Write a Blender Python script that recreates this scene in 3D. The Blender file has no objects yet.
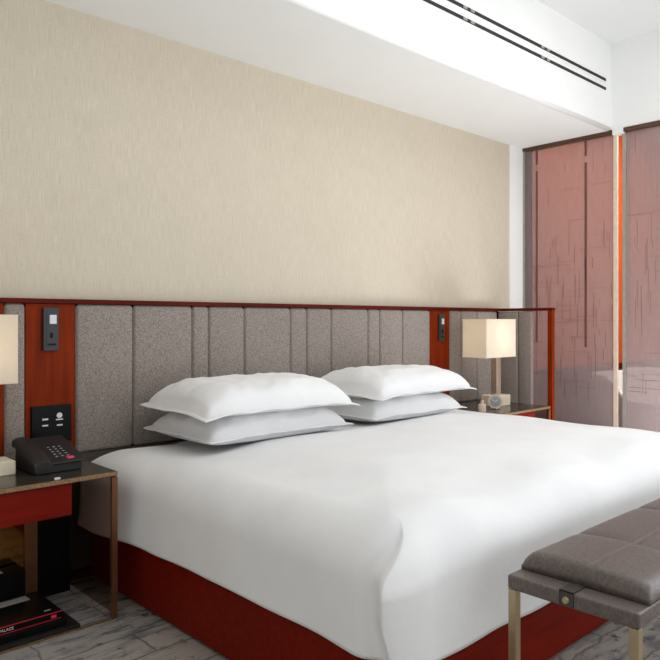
import bpy, bmesh, math, random
from mathutils import Vector, Matrix, noise
random.seed(7)
SC = bpy.context.scene
COL = SC.collection

# ------------------------------------------------------------------ materials
def srgb(r, g, b):
    def f(c):
        c /= 255.0
        return c / 12.92 if c <= 0.04045 else ((c + 0.055) / 1.055) ** 2.4
    return (f(r), f(g), f(b), 1.0)

class NT:
    def __init__(self, name):
        self.m = bpy.data.materials.new(name)
        self.m.use_nodes = True
        self.t = self.m.node_tree
        self.p = self.t.nodes['Principled BSDF']
        self.out = self.t.nodes['Material Output']
    def n(self, typ, **kw):
        nd = self.t.nodes.new(typ)
        for k, v in kw.items():
            if hasattr(nd, k) and not k[0].isupper():
                setattr(nd, k, v)
            else:
                nd.inputs[k.replace('_', ' ')].default_value = v
        return nd
    def l(self, a, b):
        self.t.links.new(a, b)
    def coords(self, scale=(1, 1, 1), rot=(0, 0, 0)):
        tc = self.n('ShaderNodeTexCoord')
        mp = self.n('ShaderNodeMapping')
        mp.inputs['Scale'].default_value = scale
        mp.inputs['Rotation'].default_value = rot
        self.l(tc.outputs['Object'], mp.inputs['Vector'])
        return mp.outputs['Vector']
    def noise(self, vec, scale, detail=3, rough=0.55):
        nd = self.n('ShaderNodeTexNoise')
        nd.inputs['Scale'].default_value = scale
        nd.inputs['Detail'].default_value = detail
        nd.inputs['Roughness'].default_value = rough
        self.l(vec, nd.inputs['Vector'])
        return nd.outputs['Fac']
    def ramp(self, fac, stops):
        nd = self.n('ShaderNodeValToRGB')
        cr = nd.color_ramp
        while len(cr.elements) < len(stops):
            cr.elements.new(0.5)
        for e, (p, c) in zip(cr.elements, stops):
            e.position = p
            e.color = c
        self.l(fac, nd.inputs['Fac'])
        return nd.outputs['Color']
    def mix(self, fac, a, b, mode='MIX'):
        nd = self.n('ShaderNodeMix', data_type='RGBA', blend_type=mode)
        for s, v in ((0, fac), (6, a), (7, b)):
            if hasattr(v, 'is_linked'):
                self.l(v, nd.inputs[s])
            else:
                nd.inputs[s].default_value = v
        return nd.outputs[2]
    def bump(self, h, strength=0.3, dist=0.002):
        nd = self.n('ShaderNodeBump')
        nd.inputs['Strength'].default_value = strength
        nd.inputs['Distance'].default_value = dist
        self.l(h, nd.inputs['Height'])
        self.l(nd.outputs['Normal'], self.p.inputs['Normal'])
    def base(self, c):
        if hasattr(c, 'is_linked'):
            self.l(c, self.p.inputs['Base Color'])
        else:
            self.p.inputs['Base Color'].default_value = c

def simple(name, col, rough=0.5, metal=0.0, spec=None, var=0.06, scale=30, coat=0.0):
    k = NT(name)
    v = k.coords()
    n = k.noise(v, scale, 2)
    d = tuple(c * (1 - var) for c in col[:3]) + (1,)
    e = tuple(min(1, c * (1 + var)) for c in col[:3]) + (1,)
    k.base(k.ramp(n, [(0.3, d), (0.7, e)]))
    k.p.inputs['Roughness'].default_value = rough
    k.p.inputs['Metallic'].default_value = metal
    if spec is not None:
        k.p.inputs['Specular IOR Level'].default_value = spec
    if coat:
        k.p.inputs['Coat Weight'].default_value = coat
        k.p.inputs['Coat Roughness'].default_value = 0.15
    return k.m

def wood(name, dark, light, rough=0.42, axis='z'):
    k = NT(name)
    sc = {'z': (14, 14, 1.2), 'x': (1.2, 14, 14), 'y': (14, 1.2, 14)}[axis]
    v = k.coords(sc)
    n = k.noise(v, 3.0, 6, 0.6)
    k.base(k.ramp(n, [(0.3, dark), (0.7, light)]))
    k.p.inputs['Roughness'].default_value = rough
    k.p.inputs['Specular IOR Level'].default_value = 0.06
    return k.m

M = {}
M['wood'] = wood('red_mahogany_upright', srgb(104, 30, 4), srgb(138, 46, 8))
M['wood_x'] = wood('red_mahogany_long', srgb(72, 18, 8), srgb(98, 28, 12), axis='x')
M['wood_bed'] = wood('red_mahogany_bed', srgb(100, 20, 9), srgb(126, 28, 12), 0.4, axis='x')
M['wood_drawer'] = wood('red_lacquer_drawer', srgb(104, 20, 14), srgb(124, 30, 18), 0.35, axis='x')
M['wood_bath'] = wood('orange_wood_wall', srgb(186, 88, 48), srgb(212, 110, 64), 0.45)
M['wood_bath_low'] = wood('dark_wood_wainscot', srgb(74, 34, 20), srgb(96, 46, 28), 0.45, axis='x')
M['paint'] = simple('white_paint', srgb(238, 238, 236), 0.75, var=0.01, scale=4)
M['paint_wall'] = simple('white_wall_paint', srgb(232, 231, 228), 0.8, var=0.015, scale=3)
M['paint_ceiling'] = simple('toned_down_ceiling_white', srgb(218, 218, 216), 0.85, var=0.01, scale=3)  # white greyed down in colour to offset the strong light on the ceiling
M['black'] = simple('black_slot', srgb(24, 22, 21), 0.6)
M['rail'] = simple('dark_bronze_rail', srgb(88, 62, 44), 0.4, 0.4)
M['pale_metal'] = simple('pale_brass_edge', srgb(225, 205, 185), 0.4, 0.2)
M['grey_metal'] = simple('grey_brushed_edge', srgb(165, 160, 150), 0.4, 0.3)
M['plum_frame'] = simple('grey_plum_frame', srgb(120, 104, 104), 0.4, 0.1)
M['bronze'] = simple('bronze_leg', srgb(178, 160, 128), 0.38, 0.85)
M['gold_edge'] = simple('old_gold_edge', srgb(150, 118, 86), 0.45, 0.7, var=0.45, scale=160)
M['brown_frame'] = simple('brown_bronze', srgb(132, 88, 58), 0.4, 0.7)
M['smoked_top'] = simple('smoked_bronze_top', srgb(74, 68, 62), 0.22, 0.55)
M['black_gloss'] = simple('black_gloss', srgb(14, 14, 15), 0.35, spec=0.12)
M['black_plastic'] = simple('black_plastic', srgb(34, 34, 36), 0.42, spec=0.35)
M['dark_panel'] = simple('black_lacquer', srgb(11, 10, 9), 0.6, spec=0.1)
M['grey_plastic'] = simple('slate_grey_plastic', srgb(54, 57, 58), 0.45, spec=0.3)
M['white_plastic'] = simple('white_plastic', srgb(215, 218, 220), 0.4)
M['white_print'] = simple('white_print', srgb(225, 225, 225), 0.5)
M['red_print'] = simple('red_line', srgb(205, 40, 50), 0.5)
M['pink_button'] = simple('pink_red_button', srgb(240, 60, 110), 0.4)
M['cream_card'] = simple('cream_card', srgb(240, 228, 205), 0.6)
M['grey_card'] = simple('grey_card', srgb(170, 165, 158), 0.6, var=0.3, scale=60)
M['cream_base'] = simple('cream_stone', srgb(228, 214, 190), 0.5)
M['nickel'] = simple('satin_nickel', srgb(205, 190, 172), 0.3, 0.9)
M['clock_face'] = simple('clock_face', srgb(140, 146, 150), 0.35, var=0.15, scale=50)
M['bottle'] = simple('pale_pink_bottle', srgb(214, 188, 176), 0.3)
M['tub'] = simple('tub_white', srgb(220, 220, 218), 0.25, var=0.01)
M['bath_floor'] = simple('bath_floor_tile', srgb(150, 140, 132), 0.4)
M['leather_dark'] = simple('dark_strap_leather', srgb(62, 55, 52), 0.5)
M['joint'] = simple('brown_joint_line', srgb(104, 66, 62), 0.5)
M['plinth'] = simple('black_plinth', srgb(20, 14, 12), 0.7)

def linen_wall():
    k = NT('beige_linen_wallpaper')
    v1 = k.coords((300, 300, 11))
    v2 = k.coords((40, 40, 300))
    a = k.noise(v1, 1.0, 3)
    b = k.noise(v2, 1.0, 3)
    f = k.mix(0.3, a, b)
    c = k.ramp(f, [(0.28, srgb(192, 180, 160)), (0.5, srgb(206, 195, 176)), (0.72, srgb(219, 209, 191))])
    v3 = k.coords((1, 1, 0.5))
    big = k.ramp(k.noise(v3, 9, 3), [(0.3, (0.97, 0.97, 0.97, 1)), (0.7, (1, 1, 1, 1))])
    k.base(k.mix(1.0, c, big, 'MULTIPLY'))
    k.p.inputs['Roughness'].default_value = 0.85
    k.p.inputs['Specular IOR Level'].default_value = 0.2
    k.bump(f, 0.15, 0.002)
    return k.m
M['linen'] = linen_wall()

def tweed(name, lo, hi, scale=170):
    k = NT(name)
    v = k.coords()
    a = k.noise(v, scale, 3, 0.8)
    k.base(k.ramp(a, [(0.36, lo), (0.64, hi)]))
    k.p.inputs['Roughness'].default_value = 0.9
    k.p.inputs['Specular IOR Level'].default_value = 0.2
    k.p.inputs['Sheen Weight'].default_value = 0.15
    k.bump(a, 0.4, 0.002)
    return k.m
M['tweed'] = tweed('taupe_tweed', srgb(116, 106, 100), srgb(166, 155, 147))
M['groove'] = simple('dark_taupe_cloth', srgb(92, 82, 75), 0.9)  # even dark cloth colour, used below the headboard panels

def cotton():
    k = NT('white_cotton')
    v = k.coords()
    n = k.noise(v, 5, 4)
    k.base(k.ramp(n, [(0.3, srgb(236, 236, 237)), (0.7, srgb(242, 242, 242))]))
    k.p.inputs['Roughness'].default_value = 0.8
    k.p.inputs['Specular IOR Level'].default_value = 0.2
    k.p.inputs['Sheen Weight'].default_value = 0.1
    k.bump(k.noise(v, 14, 5, 0.6), 0.12, 0.01)
    return k.m
M['cotton'] = cotton()

def vinyl():
    k = NT('grey_brown_leather')
    v = k.coords()
    n = k.noise(v, 120, 3)
    w = k.noise(k.coords((60, 420, 60)), 1.0, 2)
    f = k.mix(0.5, n, w)
    k.base(k.ramp(f, [(0.35, srgb(80, 71, 67)), (0.65, srgb(112, 101, 95))]))
    k.p.inputs['Roughness'].default_value = 0.42
    k.bump(f, 0.3, 0.002)
    return k.m
M['vinyl'] = vinyl()

def carpet():
    k = NT('brushed_grey_carpet')
    br = k.n('ShaderNodeTexBrick')
    br.inputs['Scale'].default_value = 1.0
    br.inputs['Brick Width'].default_value = 0.62
    br.inputs['Row Height'].default_value = 0.17
    br.inputs['Mortar Size'].default_value = 0.006
    br.inputs['Mortar Smooth'].default_value = 0.6
    br.inputs['Color1'].default_value = srgb(192, 182, 171)
    br.inputs['Color2'].default_value = srgb(168, 163, 158)
    br.inputs['Mortar'].default_value = srgb(136, 130, 124)
    vv = k.coords()
    nz = k.n('ShaderNodeTexNoise')
    nz.inputs['Scale'].default_value = 9
    nz.inputs['Detail'].default_value = 3
    k.l(vv, nz.inputs['Vector'])
    ad = k.n('ShaderNodeVectorMath', operation='MULTIPLY_ADD')
    k.l(nz.outputs['Color'], ad.inputs[0])
    ad.inputs[1].default_value = (0.05, 0.05, 0)
    k.l(vv, ad.inputs[2])
    k.l(ad.outputs[0], br.inputs['Vector'])
    st = k.noise(k.coords((4, 16, 1)), 1.5, 5, 0.65)
    sm = k.ramp(st, [(0.47, (0, 0, 0, 1)), (0.62, (0.9, 0.9, 0.9, 1))])
    lo = k.ramp(k.noise(k.coords((1, 1, 1)), 0.9, 2), [(0.44, (0.25, 0.25, 0.25, 1)), (0.56, (1, 1, 1, 1))])
    sm = k.mix(1.0, sm, lo, 'MULTIPLY')
    c = k.mix(sm, br.outputs['Color'], srgb(92, 98, 106))
    st2 = k.noise(k.coords((7, 7, 1)), 2.2, 6, 0.7)
    sm2 = k.ramp(st2, [(0.57, (0, 0, 0, 1)), (0.68, (1, 1, 1, 1))])
    c = k.mix(sm2, c, srgb(78, 75, 76))
    fi = k.noise(vv, 350, 2)
    fc = k.ramp(fi, [(0.3, (0.78, 0.78, 0.78, 1)), (0.7, (1, 1, 1, 1))])
    k.base(k.mix(1.0, c, fc, 'MULTIPLY'))
    k.p.inputs['Roughness'].default_value = 0.95
    k.p.inputs['Specular IOR Level'].default_value = 0.1
    k.bump(fi, 0.6, 0.004)
    return k.m
M['carpet'] = carpet()

def pane(name, tint, veil, fac, rough=0.15):
    k = NT(name)
    tr = k.n('ShaderNodeBsdfTransparent')
    tr.inputs['Color'].default_value = tint
    v = k.coords((25, 25, 3))
    n = k.noise(v, 3, 4)
    k.base(k.ramp(n, [(0.3, tuple(c * 0.9 for c in veil[:3]) + (1,)), (0.7, veil)]))
    k.p.inputs['Roughness'].default_value = rough
    mx = k.n('ShaderNodeMixShader')
    mx.inputs[0].default_value = fac
    k.l(tr.outputs[0], mx.inputs[1])
    k.l(k.p.outputs[0], mx.inputs[2])
    k.l(mx.outputs[0], k.out.inputs['Surface'])
    return k.m
M['etched'] = pane('etched_pink_glass', (0.84, 0.81, 0.81, 1), srgb(188, 170, 168), 0.47)
M['etch_line'] = pane('etched_line', (0.8, 0.72, 0.72, 1), srgb(140, 108, 110), 0.6, 0.4)
M['smoked'] = pane('smoked_side_glass', (0.80, 0.70, 0.66, 1), srgb(40, 34, 30), 0.14, 0.05)

def mirror():
    k = NT('bronze_mirror')
    v = k.coords()
    n = k.noise(v, 3, 2)
    k.base(k.ramp(n, [(0.3, srgb(140, 100, 52)), (0.7, srgb(152, 110, 60))]))
    k.p.inputs['Metallic'].default_value = 1.0
    k.p.inputs['Roughness'].default_value = 0.06
    return k.m
M['mirror'] = mirror()

def shade_mat():
    k = NT('lit_cream_shade')
    tl = k.n('ShaderNodeBsdfTranslucent')
    v = k.coords()
    n = k.noise(v, 220, 2)
    c = k.ramp(n, [(0.3, srgb(240, 232, 218)), (0.7, srgb(247, 239, 226))])
    k.base(c)
    k.l(c, tl.inputs['Color'])
    k.p.inputs['Roughness'].default_value = 0.9
    mx = k.n('ShaderNodeMixShader')
    mx.inputs[0].default_value = 0.55
    k.l(k.p.outputs[0], mx.inputs[1])
    k.l(tl.outputs[0], mx.inputs[2])
    k.l(mx.outputs[0], k.out.inputs['Surface'])
    return k.m
M['shade'] = shade_mat()

def glow(name, col, s):
    k = NT(name)
    k.base(col)
    k.p.inputs['Emission Color'].default_value = col
    k.p.inputs['Emission Strength'].default_value = s
    return k.m
M['bulb'] = glow('warm_bulb', (1.0, 0.82, 0.6, 1), 6)

# ------------------------------------------------------------------ mesh helpers
def link(name, bm, mats, parent=None, smooth=False):
    me = bpy.data.meshes.new(name)
    bmesh.ops.recalc_face_normals(bm, faces=bm.faces[:])
    bm.to_mesh(me)
    bm.free()
    if not isinstance(mats, (list, tuple)):
        mats = [mats]
    for m in mats:
        me.materials.append(m)
    if smooth:
        for p in me.polygons:
            p.use_smooth = True
    o = bpy.data.objects.new(name, me)
    COL.objects.link(o)
    if parent is not None:
        o.parent = parent
        chain = Vector((0, 0, 0))
        q = parent
        while q is not None:
            chain += q.location
            q = q.parent
        me.transform(Matrix.Translation(-chain))
    return o

def add_box(bm, x0, x1, y0, y1, z0, z1, bev=0.0, seg=2, mi=0):
    r = bmesh.ops.create_cube(bm, size=1.0)
    vs = r['verts']
    for v in vs:
        v.co = Vector(((x0 + x1) / 2 + v.co.x * (x1 - x0), (y0 + y1) / 2 + v.co.y * (y1 - y0), (z0 + z1) / 2 + v.co.z * (z1 - z0)))
    fs = set(f for v in vs for f in v.link_faces)
    for f in fs:
        f.material_index = mi
    if bev > 0:
        es = list(set(e for v in vs for e in v.link_edges))
        rr = bmesh.ops.bevel(bm, geom=es, offset=bev, segments=seg, profile=0.5, affect='EDGES')
        for f in rr['faces']:
            f.material_index = mi
    return vs

def box(name, x0, x1, y0, y1, z0, z1, mat, parent=None, bev=0.0, seg=2, smooth=False):
    bm = bmesh.new()
    add_box(bm, x0, x1, y0, y1, z0, z1, bev, seg)
    o = link(name, bm, mat, parent, smooth)
    return o

def add_cyl(bm, c, axis, r0, r1, h, seg=24, mi=0):
    q = Vector((0, 0, 1)).rotation_difference(Vector(axis).normalized())
    mt = Matrix.Translation(Vector(c)) @ q.to_matrix().to_4x4() @ Matrix.Translation((0, 0, h / 2))
    r = bmesh.ops.create_cone(bm, cap_ends=True, segments=seg, radius1=r0, radius2=r1, depth=h, matrix=mt)
    for v in r['verts']:
        for f in v.link_faces:
            f.material_index = mi

def empty(name, loc):
    o = bpy.data.objects.new(name, None)
    o.location = loc
    o.empty_display_size = 0.1
    COL.objects.link(o)
    return o

def tag(o, label, cat, group=None):
    o['label'] = label
    o['category'] = cat
    if group:
        o['group'] = group
    return o

def structure(o):
    o['kind'] = 'structure'
    return o

def sgrid(f, nu, nv, close_u=False):
    """quad grid from f(i,j)"""
    bm = bmesh.new()
    V = [[bm.verts.new(f(i, j)) for j in range(nv)] for i in range(nu)]
    for i in range(nu if close_u else nu - 1):
        for j in range(nv - 1):
            k = (i + 1) % nu
            bm.faces.new((V[i][j], V[k][j], V[k][j + 1], V[i][j + 1]))
    return bm, V

# ------------------------------------------------------------------ setting
XL, XG, YF, YW = -1.3, 5.004, -3.2, 3.07
ZC, ZS, YS = 3.185, 2.55, 2.33
structure(box('floor', XL, XG + 0.06, YF, YW + 0.1, -0.1, 0.0, M['carpet']))
structure(box('floor_bathroom', XG + 0.06, 9.6, 0.7, YW + 0.1, -0.1, 0.0, M['bath_floor']))
structure(box('wall_back', XL, 4.815, YW, YW + 0.1, 0, ZC, M['linen']))
structure(box('trim_1', 4.815, XG + 0.03, YW - 0.006, YW + 0.1, 0, ZS, M['paint']))
structure(box('wall_left', XL - 0.1, XL, YF, YW + 0.1, 0, ZC, M['paint_wall']))
ce = structure(box('ceiling', XL, XG, YF, YW + 0.1, ZC, ZC + 0.1, M['paint_ceiling']))
def soffit():
    r = 0.025
    prof = [(YW, ZS)] + [(YS + r - r * math.sin(a), ZS + r - r * math.cos(a)) for a in [math.pi / 2 * k / 10 for k in range(11)]] + [(YS, ZC), (YW, ZC)]
    bm = bmesh.new()
    A = [bm.verts.new((XL, y, z)) for y, z in prof]
    B = [bm.verts.new((XG, y, z)) for y, z in prof]
    n = len(prof)
    for i in range(n):
        f = bm.faces.new((A[i], A[(i + 1) % n], B[(i + 1) % n], B[i]))
        f.smooth = 1 <= i <= 10
    bm.faces.new(A); bm.faces.new(B)
    return link('trim_2', bm, M['paint'])
structure(soffit())          # the soffit over the bed
# right wall: lintel over the glass, solid pier, then window opening
bm = bmesh.new()
add_box(bm, XG, XG + 0.12, 1.0, YW, ZS + 0.005, ZC)
add_box(bm, XG, XG + 0.12, YF, 1.0, 2.6, ZC)
add_box(bm, XG, XG + 0.12, YF, 1.0, 0, 0.25)
add_box(bm, XG, XG + 0.12, 0.6, 1.0, 0.25, 2.6)
add_box(bm, XG, XG + 0.12, YF, -2.6, 0.25, 2.6)
structure(link('wall_right', bm, M['paint']))
bm = bmesh.new()
add_box(bm, XL, 0.4, YF - 0.1, YF, 0, ZC)
add_box(bm, 0.4, XG, YF - 0.1, YF, 2.7, ZC)
add_box(bm, 0.4, XG, YF - 0.1, YF, 0, 0.3)
structure(link('wall_front', bm, M['paint_wall']))

# etched glass partition
def etched(name, y0, y1, z0, z1, seed, joints):
    rd = random.Random(seed)
    bm = bmesh.new()
    add_box(bm, XG + 0.03, XG + 0.042, y0, y1, z0, z1)
    def ln(ya, yb, za, zb):
        add_box(bm, XG + 0.0285, XG + 0.03, max(ya, y0 + .005), min(yb, y1 - .005), za, zb, mi=1)
    for yj, zj in joints:
        for za, zb in ((zj, 2.355), (2.405, z1 - 0.01)):
            add_box(bm, XG + 0.0285, XG + 0.03, yj - 0.009, yj + 0.009, za, zb, mi=2)
    for _ in range(130):
        y = rd.uniform(y0, y1); z = rd.uniform(0.5, z1 - 0.05) if rd.random() < .35 else rd.uniform(0.6, 1.75)
        L = rd.uniform(0.04, 0.26)
        w = rd.choice((0.0012, 0.0016, 0.0026))
        if rd.random() < 0.55:
            ln(y, y + w, z, min(z + L, z1 - .03))
        else:
            ln(y, y + L, z, z + w)
    return bm

w1 = structure(empty('window_1', (XG, 2.68, 0)))
link('etched_pane', etched('e', 2.322, 3.05, 0.02, ZS - 0.02, 3, ((2.54, 0.95), (2.954, 0.98))), [M['etched'], M['etch_line'], M['joint']], w1)
box('top_rail', XG - 0.005, XG + 0.06, 2.318, 3.063, ZS - 0.026, ZS, M['rail'], w1)
box('edge_strip', XG + 0.022, XG + 0.044, 2.294, 2.322, 0.0, ZS - 0.026, M['pale_metal'], w1)
bm = bmesh.new()
add_box(bm, XG + 0.0, XG + 0.06, 3.048, 3.063, 0, ZS - 0.026)
link('wall_channel', bm, M['grey_metal'], w1)
box('side_stile', XG + 0.015, XG + 0.05, 3.0, 3.048, 0, ZS - 0.026, M['plum_frame'], w1)
w2 = structure(empty('window_2', (XG, 1.7, 0)))
link('etched_pane', etched('e', 1.05, 2.232, 0.02, ZS - 0.02, 11, ()), [M['etched'], M['etch_line'], M['joint']], w2)
box('top_rail', XG - 0.005, XG + 0.06, 1.0, 2.236, ZS - 0.026, ZS, M['rail'], w2)
box('edge_strip', XG + 0.022, XG + 0.044, 2.232, 2.254, 0.0, ZS - 0.026, M['grey_metal'], w2)
structure(box('trim_3', XG - 0.004, XG + 0.06, 2.236, 2.318, ZS - 0.035, ZS + 0.01, M['paint']))

# bathroom beyond the glass
bm = bmesh.new()
add_box(bm, XG + 0.034, 9.5, YW, YW + 0.1, 0.0, 3.15)
for x in (7.0, 7.9):
    add_box(bm, x - 0.022, x + 0.022, YW - 0.003, YW, 0.84, 2.52, mi=1)
    add_box(bm, x - 0.022, x + 0.022, YW - 0.003, YW, 2.56, 3.15, mi=1)
structure(link('wall_bathroom_side', bm, [M['wood_bath'], M['wood_bath_low']]))
structure(box('trim_4', XG + 0.08, 9.5, YW - 0.05, YW, 0.0, 0.74, M['wood_bath_low']))
structure(box('wall_bathroom_far', 9.5, 9.6, 0.7, YW + 0.1, 0, 3.15, M['wood_bath']))
bm = bmesh.new()
add_box(bm, XG + 0.12, 9.6, 0.7, YW + 0.1, 3.15, 3.22)
for i in range(12):
    add_box(bm, XG + 0.13, 9.5, 0.85 + i * 0.18, 0.87 + i * 0.18, 3.145, 3.15, mi=1)
structure(link('ceiling_bathroom', bm, [M['paint'], M['grey_metal']]))
structure(box('wall_bathroom_near', XG + 0.12, 9.6, 0.62, 0.7, 0, 3.2, M['paint_wall']))

# bathtub: slipper tub, high end toward the wood wall
def tub():
    cx, cy, a, b = 6.02, 2.02, 0.42, 0.90
    N = 64
    def rim(t):
        x, y = math.cos(t), math.sin(t)
        yy = cy + math.copysign(abs(y) ** 0.5, y) * b
        e = max(0, min(1, (yy - 2.46) / 0.24)); e = e * e * (3 - 2 * e)
        z = 0.50 + 0.20 * e
        return max(z, 0.50 + 0.23 * min(1, max(0.0, x) * 1.6))
    def sup(t, k):
        c, s = math.cos(t), math.sin(t)
        return (math.copysign(abs(c) ** 0.5, c) * a * k, math.copysign(abs(s) ** 0.5, s) * b * k)
    prof = [(0.80, 0.0), (0.86, 0.25), (0.93, 0.6), (0.985, 0.9), (1.0, 0.985), (0.99, 1.0), (0.95, 1.0), (0.935, 0.98), (0.88, 0.6), (0.78, 0.3), (0.6, 0.2), (0.05, 0.18)]
    def f(i, j):
        t = 2 * math.pi * i / N
        k, h = prof[j]
        x, y = sup(t, k)
        return (cx + x, cy + y, rim(t) * h)
    bm, V = sgrid(f, N, len(prof), True)
    return link('bathtub', bm, M['tub'], None, True)
t = tub()
tag(t, 'white freestanding bathtub seen behind the etched pinkish glass', 'bathtub')

# linear ceiling diffuser on the soffit face
dv = empty('air_diffuser', (3.2, YS, 2.87))
tag(dv, 'long pair of black air slots in the white soffit above the bed', 'air vent')
for zc in (2.903, 2.838):
    bm = bmesh.new()
    add_box(bm, 1.9, 4.92, YS - 0.003, YS + 0.0, zc - 0.010, zc + 0.010)
    s = link('slot', bm, M['black'], dv)
    for x in (3.19, 3.26, 4.02, 4.09):
        box('deflector', x, x + 0.035, YS - 0.006, YS - 0.001, zc - 0.006, zc + 0.008, M['grey_metal'], s)
link('blade', (lambda b: (add_box(b, 1.9, 4.92, YS - 0.004, YS, 2.868, 2.873), b)[1])(bmesh.new()), M['paint'], dv)

# ------------------------------------------------------------------ headboard
YH = 3.01
hb = empty('headboard', (2.51, YH, 0))
tag(hb, 'wide taupe channelled headboard framed in red wood behind the bed', 'headboard')
box('backing_board', 0.42, 4.60, 3.035, YW, 0.0, 1.226, M['wood_x'], hb)
box('top_rail', 0.42, 4.60, 3.0, YW, 1.225, 1.246, M['wood_x'], hb, 0.003)
box('wood_strip', 1.062, 1.275, 3.015, 3.035, 0.565, 1.2245, M['wood'], hb, 0.002)
box('wood_strip', 3.75, 3.97, 3.015, 3.035, 0.565, 1.2245, M['wood'], hb, 0.002)
box('wood_strip', 0.955, 0.975, 3.015, 3.035, 0.565, 1.2245, M['wood'], hb, 0.002)
def panel(x0, x1, z0=0.565, z1=1.2235):
    bm = bmesh.new()
    add_box(bm, x0 + .0015, x1 - .0015, YH - 0.004, 3.035, z0, z1, 0.016, 3)
    return link('upholstered_panel', bm, M['tweed'], hb, True)
seams = [1.277, 1.552, 1.871, 1.968, 2.190, 2.508, 2.630, 2.822, 3.136, 3.242, 3.462, 3.748]
for a, b in zip(seams, seams[1:]):
    panel(a, b)
panel(0.976, 1.061); panel(0.66, 0.955); panel(0.43, 0.66)
panel(3.972, 4.10); panel(4.10, 4.295); panel(4.295, 4.556)
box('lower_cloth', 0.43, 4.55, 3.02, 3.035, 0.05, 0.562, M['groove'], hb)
# the return wing on the right
wg = box('wing_board', 4.585, 4.60, 2.75, 3.035, 0.0, 1.222, M['wood'], hb)
for a, b in ((2.83, 3.004), (2.715, 2.83)):
    bm = bmesh.new()
    add_box(bm, 4.556, 4.588, a + .001, b - .001, 0.3, 1.2215, 0.012, 3)
    link('upholstered_panel', bm, M['tweed'], hb, True)
box('wing_rail', 4.556, 4.60, 2.551, 3.0, 1.224, 1.245, M['wood_x'], hb, 0.002)
box('wing_post', 4.558, 4.594, 2.552, 2.590, 0.0, 1.246, M['wood'], hb, 0.003)

# reading light / switch fittings
def fitting(x0, x1, z0, z1, label):
    e = empty('reading_switch', ((x0 + x1) / 2, 3.012, z0))
    tag(e, label, 'switch', 'slim grey fittings on the red wood strips')
    w = x1 - x0; h = z1 - z0; y = 3.015
    box('back_plate', x0, x1, y - 0.016, y, z0, z1, M['grey_plastic'], e, 0.003)
    box('inset', x0 + w * .18, x1 - w * .12, y - 0.018, y - 0.015, z0 + h * .1, z1 - h * .1, M['grey_plastic'], e, 0.001)
    box('lens', x0 + w * .38, x1 - w * .16, y - 0.021, y - 0.017, z0 + h * .62, z0 + h * .83, M['white_plastic'], e, 0.002)
    box('toggle', x0 + w * .44, x0 + w * .6, y - 0.022, y - 0.017, z0 + h * .3, z0 + h * .42, M['black_gloss'], e, 0.002)
    box('slit', x0 + w * .28, x1 - w * .18, y - 0.0195, y - 0.0175, z0 + h * .13, z0 + h * .17, M['black_gloss'], e)
fitting(1.131, 1.197, 1.022, 1.212 - .004, 'slim dark grey reading light fitting above the black desk phone')
fitting(3.838, 3.895, 1.012, 1.198, 'slim dark grey reading light fitting nearest the lit lamp with visible post')

op = empty('switch_panel', (1.169, 3.012, 0.627))
tag(op, 'square black switch panel with white symbols behind the desk phone', 'switch')
box('face_plate', 1.083, 1.255, 3.003, 3.015, 0.627, 0.787, M['black_gloss'], op, 0.003)
def prt(n, x0, x1, z0, z1):
    box(n, x0, x1, 3.0005, 3.0035, z0, z1, M['white_print'], op)
prt('symbol', 1.128, 1.152, 0.726, 0.733); prt('symbol', 1.128, 1.152, 0.700, 0.706)
prt('symbol', 1.186, 1.216, 0.722, 0.727); prt('symbol', 1.190, 1.214, 0.697, 0.703)
bm = bmesh.new(); add_cyl(bm, (1.201, 3.0035, 0.742), (0, -1, 0), 0.012, 0.012, 0.003, 16)
link('symbol', bm, M['white_print'], op)

# ------------------------------------------------------------------ bed
XB0, XB1, YB0, YB1 = 1.347, 3.673, 1.206, 3.0
bd = empty('bed', (2.51, 2.1, 0))
tag(bd, 'wide low bed platform of red mahogany under the white duvet', 'bed')
bm = bmesh.new()
add_box(bm, XB0, XB1, YB0, YB1, 0.012, 0.245, 0.004)
link('bed_base', bm, M['wood_bed'], bd)
bm = bmesh.new()
add_box(bm, XB0 + 0.06, XB1 - 0.06, YB0 + 0.06, YB1, 0.245, 0.325, 0.003)
link('shadow_gap', bm, M['plinth'], bd)  # black block draws the shadow line between duvet hem and base
box('plinth', XB0 + .03, XB1 - .03, YB0 + .03, YB1 - .02, 0, 0.014, M['plinth'], bd)
bm = bmesh.new()
add_box(bm, XB0 + 0.05, XB1 - 0.05, YB0 + 0.06, YB1 - 0.01, 0.325, 0.55, 0.05, 4)
link('mattress', bm, M['cotton'], bd, True)

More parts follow.
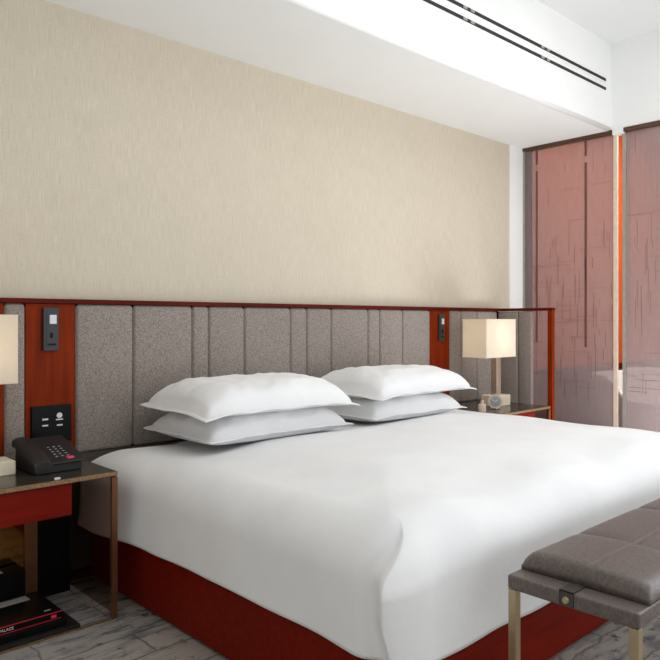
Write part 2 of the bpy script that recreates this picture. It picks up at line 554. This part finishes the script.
def duvet():
    x0, x1, y0, y1 = 1.335, 3.685, 1.19, 2.992
    rc = 0.15
    # perimeter: start at head-left, go to foot-left corner, foot, foot-right corner, up the right side, head
    pts = []   # (x,y,nx,ny,side,s)
    def seg(ax, ay, bx, by, n, nx, ny, side):
        for i in range(n):
            t = i / n
            pts.append((ax + (bx - ax) * t, ay + (by - ay) * t, nx, ny, side))
    def arc(cx, cy, a0, a1, n, r, side):
        for i in range(n):
            a = math.radians(a0 + (a1 - a0) * i / n)
            pts.append((cx + r * math.cos(a), cy + r * math.sin(a), math.cos(a), math.sin(a), side))
    rh = 0.03
    seg(x0, y1 - rh, x0, y0 + rc + .12, 60, -1, 0, 'L')
    seg(x0, y0 + rc + .12, x0, y0 + rc, 14, -1, 0, 'L')
    arc(x0 + rc, y0 + rc, 180, 270, 44, rc, 'C')
    seg(x0 + rc, y0, x0 + rc + .2, y0, 50, 0, -1, 'F')
    seg(x0 + rc + .2, y0, x1 - rc, y0, 70, 0, -1, 'F')
    arc(x1 - rc, y0 + rc, 270, 360, 14, rc, 'D')
    seg(x1, y0 + rc, x1, y1 - rh, 60, 1, 0, 'R')
    arc(x1 - rh, y1 - rh, 0, 90, 8, rh, 'H')
    seg(x1 - rh, y1, x0 + rh, y1, 60, 0, 1, 'H')
    arc(x0 + rh, y1 - rh, 90, 180, 8, rh, 'H')
    N = len(pts)
    # arc length measured from the left corner fold
    ic = next(i for i, p in enumerate(pts) if p[4] == 'C') + 20
    S = [0.0] * N
    acc = 0
    for i in range(ic + 1, N):
        acc += math.hypot(pts[i][0] - pts[i - 1][0], pts[i][1] - pts[i - 1][1]); S[i] = acc
    acc = 0
    for i in range(ic - 1, -1, -1):
        acc += math.hypot(pts[i][0] - pts[i + 1][0], pts[i][1] - pts[i + 1][1]); S[i] = -acc
    R = 0.15
    ZT = 0.597
    zr0 = ZT - R
    prof = []
    for k in range(18):
        prof.append(('s', k / 18.0))
    for k in range(13):
        prof.append(('r', math.radians(90 * k / 12)))
    for k in range(1, 27):
        prof.append(('t', k / 26.0))
    cx0, cx1, cyc = 2.51, 2.51, (y0 + y1) / 2
    iC = [i for i, p in enumerate(pts) if p[4] == 'C']
    sa, sb = S[iC[0]], S[iC[-1] + 1]
    def path(u):
        if u <= sa:
            return x0, y0 + rc + (sa - u), -1.0, 0.0
        if u >= sb:
            return x0 + rc + (u - sb), y0, 0.0, -1.0
        a = math.pi + (u - sa) / (sb - sa) * math.pi / 2
        return x0 + rc + rc * math.cos(a), y0 + rc + rc * math.sin(a), math.cos(a), math.sin(a)
    def sm(t):
        t = max(0, min(1, t)); return t * t * (3 - 2 * t)
    def f(i, j):
        x, y, nx, ny, side = pts[i]
        s = S[i]
        kind, q = prof[j]
        if side in ('L', 'C', 'F') and abs(s) < 0.5:
            hz = (zr0 - 0.25) * q if kind == 's' else (zr0 - 0.25 + R * math.sin(q) if kind == 'r' else ZT - 0.25)
            hz /= ZT - 0.25
            sh = -0.022 + 0.027 * (1 - sm(hz / 0.4)) + 0.125 * max(0.0, (hz - 0.64) / 0.36) ** 1.4
            x, y, nx, ny = path(s + sh * math.exp(-(s / 0.2) ** 2))
        hem = 0.262 - 0.035 * sm((s + 0.25) / 0.5)
        hem += 0.003 * math.sin(s * 7.0) + 0.002 * math.sin(s * 17)
        if side in ('R', 'D', 'H'):
            hem = 0.25
        zr = ZT - R
        if kind == 's':
            z = hem + (zr - hem) * q
            off = 0.012 * (1 - q) ** 2
            amp = (1 - q) * 0.010
            v = q
        elif kind == 'r':
            z = zr + R * math.sin(q)
            off = -R * (1 - math.cos(q))
            amp = 0.0
            v = 1
        else:
            z = ZT
            off = -R
            amp = 0.0
        px, py = x + nx * off, y + ny * off
        if off < 0:
            px = min(max(px, x0 - off), x1 + off)
            py = min(max(py, y0 - off), y1 + off)
        # gentle folds down the sides
        if kind in ('s',) and side in ('L', 'F', 'C'):
            off2 = amp * (noise.noise(Vector((s * 3.2, 4.1, z * 1.1)))) * 1.1
            px += nx * off2; py += ny * off2
        # corner pleat
        if kind in ('s', 'r') and side in ('L', 'C', 'F') and abs(s) < 0.4:
            qq = q / math.radians(64) if kind == 'r' else 0.0
            fade = max(0.0, 1 - qq) ** 0.8
            lo = 1.0 if kind != 's' else 0.62 + 0.38 * math.sin(q * math.pi / 2)
            e = s
            if e >= 0:
                d = 0.09 * math.exp(-(e / 0.12) ** 1.3) * fade * lo
            else:
                d = 0.075 * math.exp(e / 0.007) * fade * lo - 0.012 * math.exp(-((e + 0.035) / 0.03) ** 2) * fade
            px += -0.72 * d; py += -0.70 * d
        if kind == 's' and side == 'L':
            px -= 0.06 * sm((py - 2.45) / 0.4)
        if kind == 't':
            tx = min(max(px, cx0), cx1)
            ty = cyc
            w = q
            px = px + (tx - px) * w
            py = py + (ty - py) * w
        # puff of the top
        if kind in ('t', 'r'):
            dd = min(px - x0, x1 - px, py - y0, y1 - py + 0.3)
            puff = sm((dd - 0.05) / 0.55)
            z += 0.042 * puff * (1 if kind == 't' else 0.6)
            z += 0.010 * noise.noise(Vector((px * 2.0, py * 2.3, 1.7))) * (1 if kind == 't' else math.sin(q))
            # pressed down under the pillows
            rf = 1.0 if kind == 't' else math.sin(q)
            z -= rf * 0.03 * sm((py - 2.28) / 0.3) * sm((px - x0 - 0.1) / 0.25) * sm((x1 - px - 0.1) / 0.2)
            # soft dents along the foot edge
            fe = math.exp(-((py - y0 - 0.1) / 0.16) ** 2)
            z += rf * 0.019 * fe * math.sin(px * 8.5 + 0.6)
            # sinks at the head corners
            hc = max(0, 1 - math.hypot(px - x0, py - y1) / 0.30)
            z -= rf * 0.03 * hc
            if nx < 0 or px < x0 + 0.3:
                px -= 0.06 * sm((py - 2.45) / 0.4) * max(0, 1 - (px - x0) / 0.3)
            hd = max(0, 1 - math.hypot(px - x1, py - y1) / 0.30)
            z -= rf * 0.05 * hd
        return (px, py, z)
    bm, V = sgrid(f, N, len(prof), True)
    bmesh.ops.remove_doubles(bm, verts=[V[i][-1] for i in range(N)], dist=0.01)
    o = link('duvet', bm, M['cotton'], None, True)
    md = o.modifiers.new('thick', 'SOLIDIFY')
    md.thickness = 0.01; md.offset = -1
    return o
tag(duvet(), 'smooth white duvet spread over the bed with a tucked corner', 'duvet')

def pillow(cx, cy, z, w, d, t, rot, label, seed, droop=0.0, tilt=0.0, under=0.36, group='white pillows on the bed'):
    nu, nv = 60, 44
    FL = 0.030
    rd = Vector((seed * 3.1, seed * 1.7, seed * 0.9))
    def xy(i, j):
        u = -1 + 2 * i / (nu - 1); v = -1 + 2 * j / (nv - 1)
        # corners poke outward slightly
        k = 1 - 0.06 * (1 - u * u) * abs(v) ** 3
        l = 1 - 0.05 * (1 - v * v) * abs(u) ** 3
        c = 1 - 0.035 * (abs(u) ** 7) * (abs(v) ** 7)
        return u, v, u * w / 2 * l * c, v * d / 2 * k * c
    bm = bmesh.new()
    top, bot = {}, {}
    uf, vf = 1 - 2 * FL / w, 1 - 2 * FL / d
    for i in range(nu):
        for j in range(nv):
            u, v, x, y = xy(i, j)
            a = max(0.0, 1 - (abs(u) / uf) ** 4.2); b = max(0.0, 1 - (abs(v) / vf) ** 3.4)
            hgt = (a * b) ** 0.43
            inside = abs(u) < uf and abs(v) < vf
            wr = 0.015 * noise.noise(Vector((x * 6, y * 11, 0)) + rd) * hgt
            wr += 0.006 * noise.noise(Vector((x * 20, y * 20, 3)) + rd) * min(1, hgt * 2)
            edge = max(abs(u), abs(v))
            dz = -droop * max(0, abs(u) - 0.55) ** 1.5 * 2.2 - droop * 0.6 * max(0, -v - 0.5) ** 1.5 * 2
            dz += 0.006 * noise.noise(Vector((x * 9, y * 9, 7)) + rd) * (edge ** 4)
            dz += tilt * (y / d)
            zt = t * 0.62 * hgt + wr + 0.004 + dz
            zb = -t * under * hgt - 0.000 + dz
            on_edge = i in (0, nu - 1) or j in (0, nv - 1)
            top[i, j] = bm.verts.new((x, y, zt))
            bot[i, j] = bm.verts.new((x, y, zb if not on_edge else zt - 0.004))
    for i in range(nu - 1):
        for j in range(nv - 1):
            bm.faces.new((top[i, j], top[i + 1, j], top[i + 1, j + 1], top[i, j + 1]))
            bm.faces.new((bot[i, j], bot[i, j + 1], bot[i + 1, j + 1], bot[i + 1, j]))
    for i in range(nu - 1):
        for j in (0, nv - 1):
            bm.faces.new((top[i, j], top[i + 1, j], bot[i + 1, j], bot[i, j]))
    for j in range(nv - 1):
        for i in (0, nu - 1):
            bm.faces.new((top[i, j], top[i, j + 1], bot[i, j + 1], bot[i, j]))
    bm.transform(Matrix.Rotation(math.radians(rot), 4, 'Z'))
    o = link('pillow', bm, M['cotton'], None, True)
    o.location = (cx, cy, z)
    tag(o, label, 'pillow', group)
    return o
ZP = 0.668
pillow(1.965, 2.65, ZP, 0.84, 0.58, 0.15, 0, 'lower white pillow of the pair nearer the desk phone', 1, 0.015)
pillow(1.945, 2.615, ZP + 0.118, 0.87, 0.60, 0.17, -2, 'upper white pillow of the pair nearer the desk phone', 2, 0.035, 0.0, 0.22)
pillow(2.915, 2.66, ZP, 0.80, 0.58, 0.15, 0, 'lower white pillow of the pair nearer the glass partition', 3, 0.015)
pillow(2.94, 2.635, ZP + 0.118, 0.87, 0.60, 0.17, 2, 'upper white pillow of the pair nearer the glass partition', 4, 0.03, 0.0, 0.22)

# ------------------------------------------------------------------ nightstands
ZN = 0.569
def nightstand(x0, x1, y0, label, left):
    e = empty('nightstand', ((x0 + x1) / 2, (y0 + 2.99) / 2, 0))
    tag(e, label, 'nightstand')
    box('table_top', x0, x1, y0 + 0.004, 2.99, ZN - 0.020, ZN, M['smoked_top'], e, 0.002)
    box('top_edge', x0, x1, y0, y0 + 0.004, ZN - 0.016, ZN - 0.001, M['gold_edge'], e)
    xd = x1 - 0.173
    dr = box('drawer', x0 + 0.03, xd, y0 + 0.015, 2.9, ZN - 0.14, ZN - 0.022, M['wood_drawer'], e, 0.003)
    box('side_frame', x1 - 0.022, x1, y0, y0 + 0.016, 0.0, ZN - 0.022, M['brown_frame'], e)
    box('side_pane', x1 - 0.014, x1 - 0.008, y0 + 0.016, 2.985, 0.02, ZN - 0.022, M['smoked'], e)
    bx = x1 - 0.16 if left else x1 - 0.03
    box('back_panel', bx, x1 - 0.02, 2.93, 2.95, 0.0, ZN - 0.022, M['dark_panel'], e)
    if left:
        box('mirror_back', x0, bx, 2.93, 2.95, 0.02, ZN - 0.022, M['mirror'], e)
        box('mirror_stile', bx - 0.05, bx, 2.922, 2.93, 0.02, ZN - 0.022, M['brown_frame'], e)
        box('base_plate', x0, x1 - 0.145, y0 + 0.004, 2.95, 0.0, 0.02, M['plinth'], e, 0.002)
        box('base_edge', x0, x1 - 0.022, y0, y0 + 0.004, 0.0, 0.007, M['gold_edge'], e)
    else:
        box('side_pane', x0 + 0.008, x0 + 0.014, y0 + 0.016, 2.985, 0.02, ZN - 0.022, M['smoked'], e)
        box('base_plate', x0, x1 - 0.022, y0 + 0.02, 2.95, 0.0, 0.02, M['wood_x'], e)
    return e
nightstand(0.50, 1.238, 2.53, 'bronze and smoked glass nightstand with red drawer under the black phone', True)
nightstand(3.72, 4.345, 2.445, 'bronze edged nightstand with red drawer beside the headboard wing', False)

# ------------------------------------------------------------------ lamps
def lamp(cx, cy, label, ba, bh, sx=0.0, sz=0.0):
    e = empty('table_lamp', (cx, cy, ZN))
    tag(e, label, 'lamp', 'cream box shade lamps beside the bed')
    box('lamp_base', cx + ba, cx + 0.165, cy - 0.06, cy + 0.06, ZN, ZN + bh, M['cream_base'], e, 0.003)
    box('post', cx + 0.052, cx + 0.104, cy - 0.024, cy + 0.024, ZN + bh, 0.93, M['nickel'], e, 0.002)
    x0, x1, y0, y1, z0, z1 = cx - .175 + sx, cx + .175 + sx, cy - .095, cy + .095, 0.905 + sz, 1.163 + sz
    bm = bmesh.new()
    th = 0.003
    def ring(z, k):
        return [bm.verts.new(p) for p in ((x0 + k, y0 + k, z), (x1 - k, y0 + k, z), (x1 - k, y1 - k, z), (x0 + k, y1 - k, z))]
    a, b, c, d = ring(z0, 0), ring(z1, 0), ring(z1, th), ring(z0, th)
    for i in range(4):
        j = (i + 1) % 4
        for p, q in ((a, b), (b, c), (c, d), (d, a)):
            bm.faces.new((p[i], p[j], q[j], q[i]))
    s = link('lamp_shade', bm, M['shade'], e)
    for z in (z0 + 0.001, z1 - 0.007):
        bm = bmesh.new()
        add_box(bm, x0 - .001, x1 + .001, y0 - .001, y0 + .0, z, z + .006)
        add_box(bm, x0 - .001, x0 + .0, y0 - .001, y1 + .001, z, z + .006)
        add_box(bm, x1, x1 + .001, y0 - .001, y1 + .001, z, z + .006)
        bmesh.ops.remove_doubles(bm, verts=bm.verts[:], dist=0.0015)
        link('trim_tape', bm, M['shade'], s)
    bm = bmesh.new()
    bmesh.ops.create_icosphere(bm, subdivisions=3, radius=0.028, matrix=Matrix.Translation((cx + 0.02, cy, 1.01)))
    link('bulb', bm, M['bulb'], e, True)
    ld = bpy.data.lights.new('lamp_bulb', 'POINT')
    ld.energy = LAMP_W
    ld.color = (1.0, 0.92, 0.80)
    ld.shadow_soft_size = 0.05
    lo = bpy.data.objects.new('lamp_bulb_light', ld)
    lo.location = (cx + 0.02, cy, 1.04)
    COL.objects.link(lo)
LAMP_W = 0.8
lamp(4.04, 2.73, 'lit cream box shade table lamp behind the small round clock', -0.01, 0.072)
lamp(0.765, 2.80, 'lit cream box shade table lamp beside the black phone, cut by the frame', -0.165, 0.052, -0.014, 0.011)

# ------------------------------------------------------------------ things on the nightstands
# desk phone
ph = empty('desk_phone', (1.06, 2.76, ZN))
tag(ph, 'black desk phone with a pink red button on the nightstand', 'phone')
def wedge(name, x0, x1, y0, y1, zf0, zf1, zb0, zb1, mat, parent, bev=0.004):
    bm = bmesh.new()
    vs = [bm.verts.new(p) for p in ((x0, y0, zf0), (x1, y0, zf0), (x1, y1, zb0), (x0, y1, zb0), (x0, y0, zf1), (x1, y0, zf1), (x1, y1, zb1), (x0, y1, zb1))]
    for q in ((0, 3, 2, 1), (4, 5, 6, 7), (0, 1, 5, 4), (1, 2, 6, 5), (2, 3, 7, 6), (3, 0, 4, 7)):
        bm.faces.new([vs[k] for k in q])
    if bev:
        bmesh.ops.bevel(bm, geom=bm.edges[:], offset=bev, segments=2, profile=0.5, affect='EDGES')
    return link(name, bm, mat, parent)
wedge('phone_body', 0.975, 1.155, 2.665, 2.88, ZN, 0.600, ZN, 0.655, M['black_plastic'], ph)
def phz(y): return 0.606 + (y - 2.64) / 0.25 * 0.066
wedge('top_cover', 1.02, 1.165, 2.645, 2.89, phz(2.645) - .004, phz(2.645) + .004, phz(2.89) - .006, phz(2.89) + .004, M['black_plastic'], ph, .003)
# handset: a curved bar
def hs():
    nu, nv = 20, 9
    def f(i, j):
        t = i / (nu - 1)
        y = 2.64 + 0.25 * t
        x = 0.965 + 0.066 * j / (nv - 1)
        z = phz(y) + 0.012 * math.sin(math.pi * j / (nv - 1)) ** .6 + 0.010 * math.sin(math.pi * t) ** .5
        return (x, y, z)
    bm, V = sgrid(f, nu, nv)
    r = bmesh.ops.extrude_face_region(bm, geom=bm.faces[:])
    for v in r['geom']:
        if isinstance(v, bmesh.types.BMVert):
            v.co.z -= 0.022
    return link('handset', bm, M['black_plastic'], ph, False)
hs()
bm = bmesh.new()
for r in range(5):
    for c in range(3):
        y = 2.69 + r * 0.022; x = 1.066 + c * 0.022
        z = phz(y)
        add_box(bm, x - .007, x + .007, y - .004, y + .004, z + .002, z + .0065, 0)
link('keypad', bm, M['grey_plastic'], ph)
bm = bmesh.new()
rr = random.Random(5)
for r in range(5):
    for c in range(3):
        y = 2.69 + r * 0.022; x = 1.066 + c * 0.022
        add_box(bm, x - .004, x + .003, y - .002, y + .001, phz(y) + .0062, phz(y) + .0075, 0)
k = link('key_print', bm, M['white_print'], ph)
y = 2.672
wedge('message_button', 1.098, 1.125, y - .007, y + .010, phz(y) + .001, phz(y) + .008, phz(y) + .003, phz(y) + .010, M['pink_button'], ph, .002)
# small white tag on the front edge
tg = box('paper_tag', 1.003, 1.022, 2.545, 2.556, ZN, ZN + 0.006, M['white_print'])
tag(tg, 'tiny white tag on the nightstand edge in front of the phone', 'tag')

# books on the left nightstand base
b1 = empty('book', (0.8, 2.69, 0.021))
tag(b1, 'thick black book lying at the bottom of the pile under the nightstand', 'book', 'black books under the nightstand')
box('cover', 0.56, 1.050, 2.555, 2.83, 0.021, 0.047, M['black_gloss'], b1, 0.002)
b2 = empty('book', (0.8, 2.69, 0.047))
tag(b2, 'black book with red edge lines, topmost of the pile under the nightstand', 'book', 'black books under the nightstand')
box('cover', 0.55, 1.036, 2.57, 2.82, 0.0475, 0.076, M['black_gloss'], b2, 0.002)
box('red_line', 0.553, 1.036, 2.5685, 2.571, 0.0725, 0.0755, M['red_print'], b2)
box('red_line', 0.553, 1.036, 2.5685, 2.571, 0.0490, 0.0512, M['red_print'], b2)
box('spine_mark', 0.998, 1.016, 2.568, 2.5705, 0.056, 0.066, M['pink_button'], b2)
box('cover_mark', 0.985, 1.007, 2.600, 2.608, 0.0755, 0.0765, M['grey_card'], b2)
def lettering(txt, loc, size, parent, mat, rot):
    cu = bpy.data.curves.new('spine_lettering', 'FONT')
    cu.body = txt; cu.size = size; cu.extrude = 0.0004
    tmp = bpy.data.objects.new('lettering_curve', cu)
    COL.objects.link(tmp)
    me = bpy.data.meshes.new_from_object(tmp.evaluated_get(bpy.context.evaluated_depsgraph_get()))
    bpy.data.objects.remove(tmp)
    bpy.data.curves.remove(cu)
    me.materials.clear()
    me.materials.append(mat)
    o = bpy.data.objects.new('spine_lettering', me)
    COL.objects.link(o)
    o.parent = parent
    o.location = Vector(loc) - parent.location
    o.rotation_euler = rot
    return o
lettering('EL PALACE', (0.797, 2.5685, 0.0575), 0.014, b2, M['white_print'], (math.pi / 2, 0, 0))
bx = empty('storage_box', (0.80, 2.86, 0.02))
tag(bx, 'dark box standing behind the books under the nightstand', 'box')
box('box_body', 0.62, 1.0, 2.835, 2.920, 0.021, 0.168, M['dark_panel'], bx, 0.004)
box('box_label', 0.80, 0.92, 2.85, 2.90, 0.1675, 0.169, M['grey_card'], bx)
cd = box('card', 0, 0.12, 0, 0.045, 0, 0.002, M['grey_card'])
cd.location = (0.865, 2.745, 0.0765); cd.rotation_euler = (0, 0, 0.02)
tag(cd, 'small grey printed card lying on the topmost black book', 'card')

# right nightstand: clock, bottle
ck = empty('alarm_clock', (3.915, 2.60, ZN))
tag(ck, 'small round silver clock in front of the right lamp base', 'clock')
dirn = Vector((-0.80, -0.60, 0.12)).normalized()
cc = Vector((3.915, 2.60, ZN + 0.052))
bm = bmesh.new(); add_cyl(bm, cc, -dirn, 0.047, 0.042, 0.025, 32); link('clock_case', bm, M['nickel'], ck, False)
bm = bmesh.new(); add_cyl(bm, cc, dirn, 0.034, 0.034, 0.002, 32); fc = link('dial', bm, M['clock_face'], ck)
bm = bmesh.new()
side = dirn.cross(Vector((0, 0, 1))).normalized(); up = side.cross(dirn)
for ang, L in ((60, 0.024), (-50, 0.018)):
    d = (side * math.sin(math.radians(ang)) + up * math.cos(math.radians(ang)))
    add_cyl(bm, cc + dirn * 0.003, d, 0.002, 0.0015, L, 8)
link('hand', bm, M['white_print'], fc)
box('clock_foot', 3.905, 3.955, 2.585, 2.635, ZN, ZN + 0.01, M['nickel'], ck, 0.002)
bt = empty('bottle', (3.765, 2.60, ZN))
tag(bt, 'small pale pink bottle beside the round clock', 'bottle')
bm = bmesh.new(); add_cyl(bm, (3.765, 2.60, ZN), (0, 0, 1), 0.025, 0.025, 0.045); add_cyl(bm, (3.765, 2.60, ZN + .045), (0, 0, 1), 0.025, 0.008, 0.01)
link('bottle_body', bm, M['bottle'], bt, False)
bm = bmesh.new(); add_cyl(bm, (3.765, 2.60, ZN + .055), (0, 0, 1), 0.011, 0.011, 0.018); link('cap', bm, M['nickel'], bt)

# ------------------------------------------------------------------ bench
bn = empty('bench', (2.5, 0.89, 0))
tag(bn, 'grey brown leather bench on bronze legs at the foot of the bed', 'bench')
BX0, BX1, BY0, BY1, BZ = 1.672, 3.35, 0.71, 1.072, 0.45
box('seat_frame', BX0, BX1, BY0, BY1, BZ - 0.04, BZ, M['vinyl'], bn, 0.006, 3)
for x in (BX0 + .002, BX1 - .026):
    for y in (BY0 + .002, BY1 - .026):
        box('leg', x, x + .024, y, y + .024, 0, BZ - 0.04, M['bronze'], bn, 0.001)
def cushion():
    x0, x1, y0, y1 = BX0 + 0.066, BX1 - 0.066, BY0 + 0.001, BY1 - 0.004
    zb, zt = BZ, BZ + 0.046
    cx, cy = (x0 + x1) / 2, (y0 + y1) / 2
    lat = [2.03, 2.46, 2.90]
    nu, nv = 220, 60
    def f(i, j, top):
        u = -1 + 2 * i / (nu - 1); v = -1 + 2 * j / (nv - 1)
        x = cx + u * (x1 - x0) / 2; y = cy + v * (y1 - y0) / 2
        ex = min(x - x0, x1 - x); ey = min(y - y0, y1 - y)
        def rr(e, R):
            if e >= R: return 1.0
            return math.sqrt(max(0, 1 - ((R - e) / R) ** 2))
        h = rr(ex, 0.035) * rr(ey, 0.035)
        if not top:
            return (x, y, zb)
        z = zb + 0.012 + (zt - zb - 0.012) * h + 0.012 * (1 - v * v)
        g = 0
        for s in lat:
            g += math.exp(-((x - s) / 0.005) ** 2) * 0.006 + math.exp(-((x - s) / 0.03) ** 2) * 0.003
        g += math.exp(-((y - 0.868) / 0.004) ** 2) * 0.003
        return (x, y, z - g * h)
    bm = bmesh.new()
    T = [[bm.verts.new(f(i, j, True)) for j in range(nv)] for i in range(nu)]
    for i in range(nu - 1):
        for j in range(nv - 1):
            bm.faces.new((T[i][j], T[i + 1][j], T[i + 1][j + 1], T[i][j + 1]))
    loop = [T[i][0] for i in range(nu)] + [T[nu - 1][j] for j in range(1, nv)] + [T[i][nv - 1] for i in range(nu - 2, -1, -1)] + [T[0][j] for j in range(nv - 2, 0, -1)]
    low = [bm.verts.new((v.co.x, v.co.y, zb)) for v in loop]
    for a in range(len(loop)):
        b = (a + 1) % len(loop)
        bm.faces.new((loop[a], loop[b], low[b], low[a]))
    bm.faces.new(low)
    return link('cushion', bm, M['vinyl'], bn, True)
cu = cushion()
for xs in (0, 1):
    xa, xb_ = (BX0 - 0.004, BX0 + 0.09) if xs == 0 else (BX1 - 0.09, BX1 + 0.004)
    bm = bmesh.new()
    add_box(bm, xa, xb_, 0.876, 0.916, BZ, BZ + 0.004, 0.001)
    xe = xa if xs == 0 else xb_ - .004
    add_box(bm, xe, xe + .004, 0.876, 0.916, BZ - 0.036, BZ + 0.004, 0.001)
    st = link('strap', bm, M['leather_dark'], bn)
    bm = bmesh.new()
    add_cyl(bm, (xe + (0 if xs == 0 else .004), 0.896, BZ - 0.020), (-1 if xs == 0 else 1, 0, 0), 0.010, 0.008, 0.004, 20)
    link('snap', bm, M['bronze'], st)

# ------------------------------------------------------------------ lights
def area(name, loc, rot, sx, sy, e, col=(1, 1, 1)):
    d = bpy.data.lights.new(name, 'AREA')
    d.shape = 'RECTANGLE'; d.size = sx; d.size_y = sy; d.energy = e; d.color = col
    o = bpy.data.objects.new(name, d)
    o.location = loc; o.rotation_euler = rot
    COL.objects.link(o)
    return o
R90 = math.pi / 2
DAY = (0.935, 0.968, 1.0)
area('daylight_front', (3.4, YF + 0.02, 1.5), (R90, 0, 0), 3.0, 2.3, 26, DAY)
area('daylight_right', (XG - 0.02, -1.0, 1.45), (R90, 0, R90), 3.0, 2.2, 60, DAY)
area('overhead_fill', (2.8, 0.6, ZC - 0.05), (0, 0, 0), 3.4, 2.2, 24, DAY)  # added overhead fill for bed and floor, no fitting belongs to it
area('upward_fill', (2.6, -0.2, 0.62), (math.pi, 0, 0), 2.4, 1.0, 58, DAY)  # added fill facing up to brighten ceiling and soffit, no lamp here
area('upward_fill', (4.35, 1.35, 0.06), (math.pi, 0, 0), 1.0, 1.4, 34, DAY)  # added fill in the right aisle for the soffit underside, no lamp here
area('upward_fill', (-0.3, 1.3, 0.06), (math.pi, 0, 0), 1.2, 1.6, 10, DAY)  # weak added fill in the left aisle, no lamp here
area('bath_light', (6.6, 1.6, 3.1), (0, 0, 0), 1.6, 1.6, 60, (1, 0.96, 0.93))
area('bath_light', (5.35, 1.9, 3.1), (0, 0, 0), 0.3, 1.6, 20, (1, 0.97, 0.95))  # extra fill added beside the glass to brighten the tub's near side
wd = bpy.data.worlds.new('sky'); SC.world = wd
wd.use_nodes = True
wd.node_tree.nodes['Background'].inputs[0].default_value = (0.95, 0.97, 1, 1)
wd.node_tree.nodes['Background'].inputs[1].default_value = 1.0

# ------------------------------------------------------------------ camera
cam = bpy.data.cameras.new('camera')
co = bpy.data.objects.new('camera', cam)
COL.objects.link(co)
co.location = (0, 0, 1.15)
co.rotation_euler = (R90, 0, -math.radians(43.0476))
cam.sensor_width = 36
cam.lens = 695.88 / 660 * 36
cam.shift_y = -(330 - 321) / 660
cam.clip_start = 0.02
SC.camera = co
SC.view_settings.view_transform = 'Standard'
SC.view_settings.look = 'None'
SC.view_settings.gamma = 1
SC.view_settings.exposure = -0.18
SC.cycles.max_bounces = 10
SC.cycles.transparent_max_bounces = 12
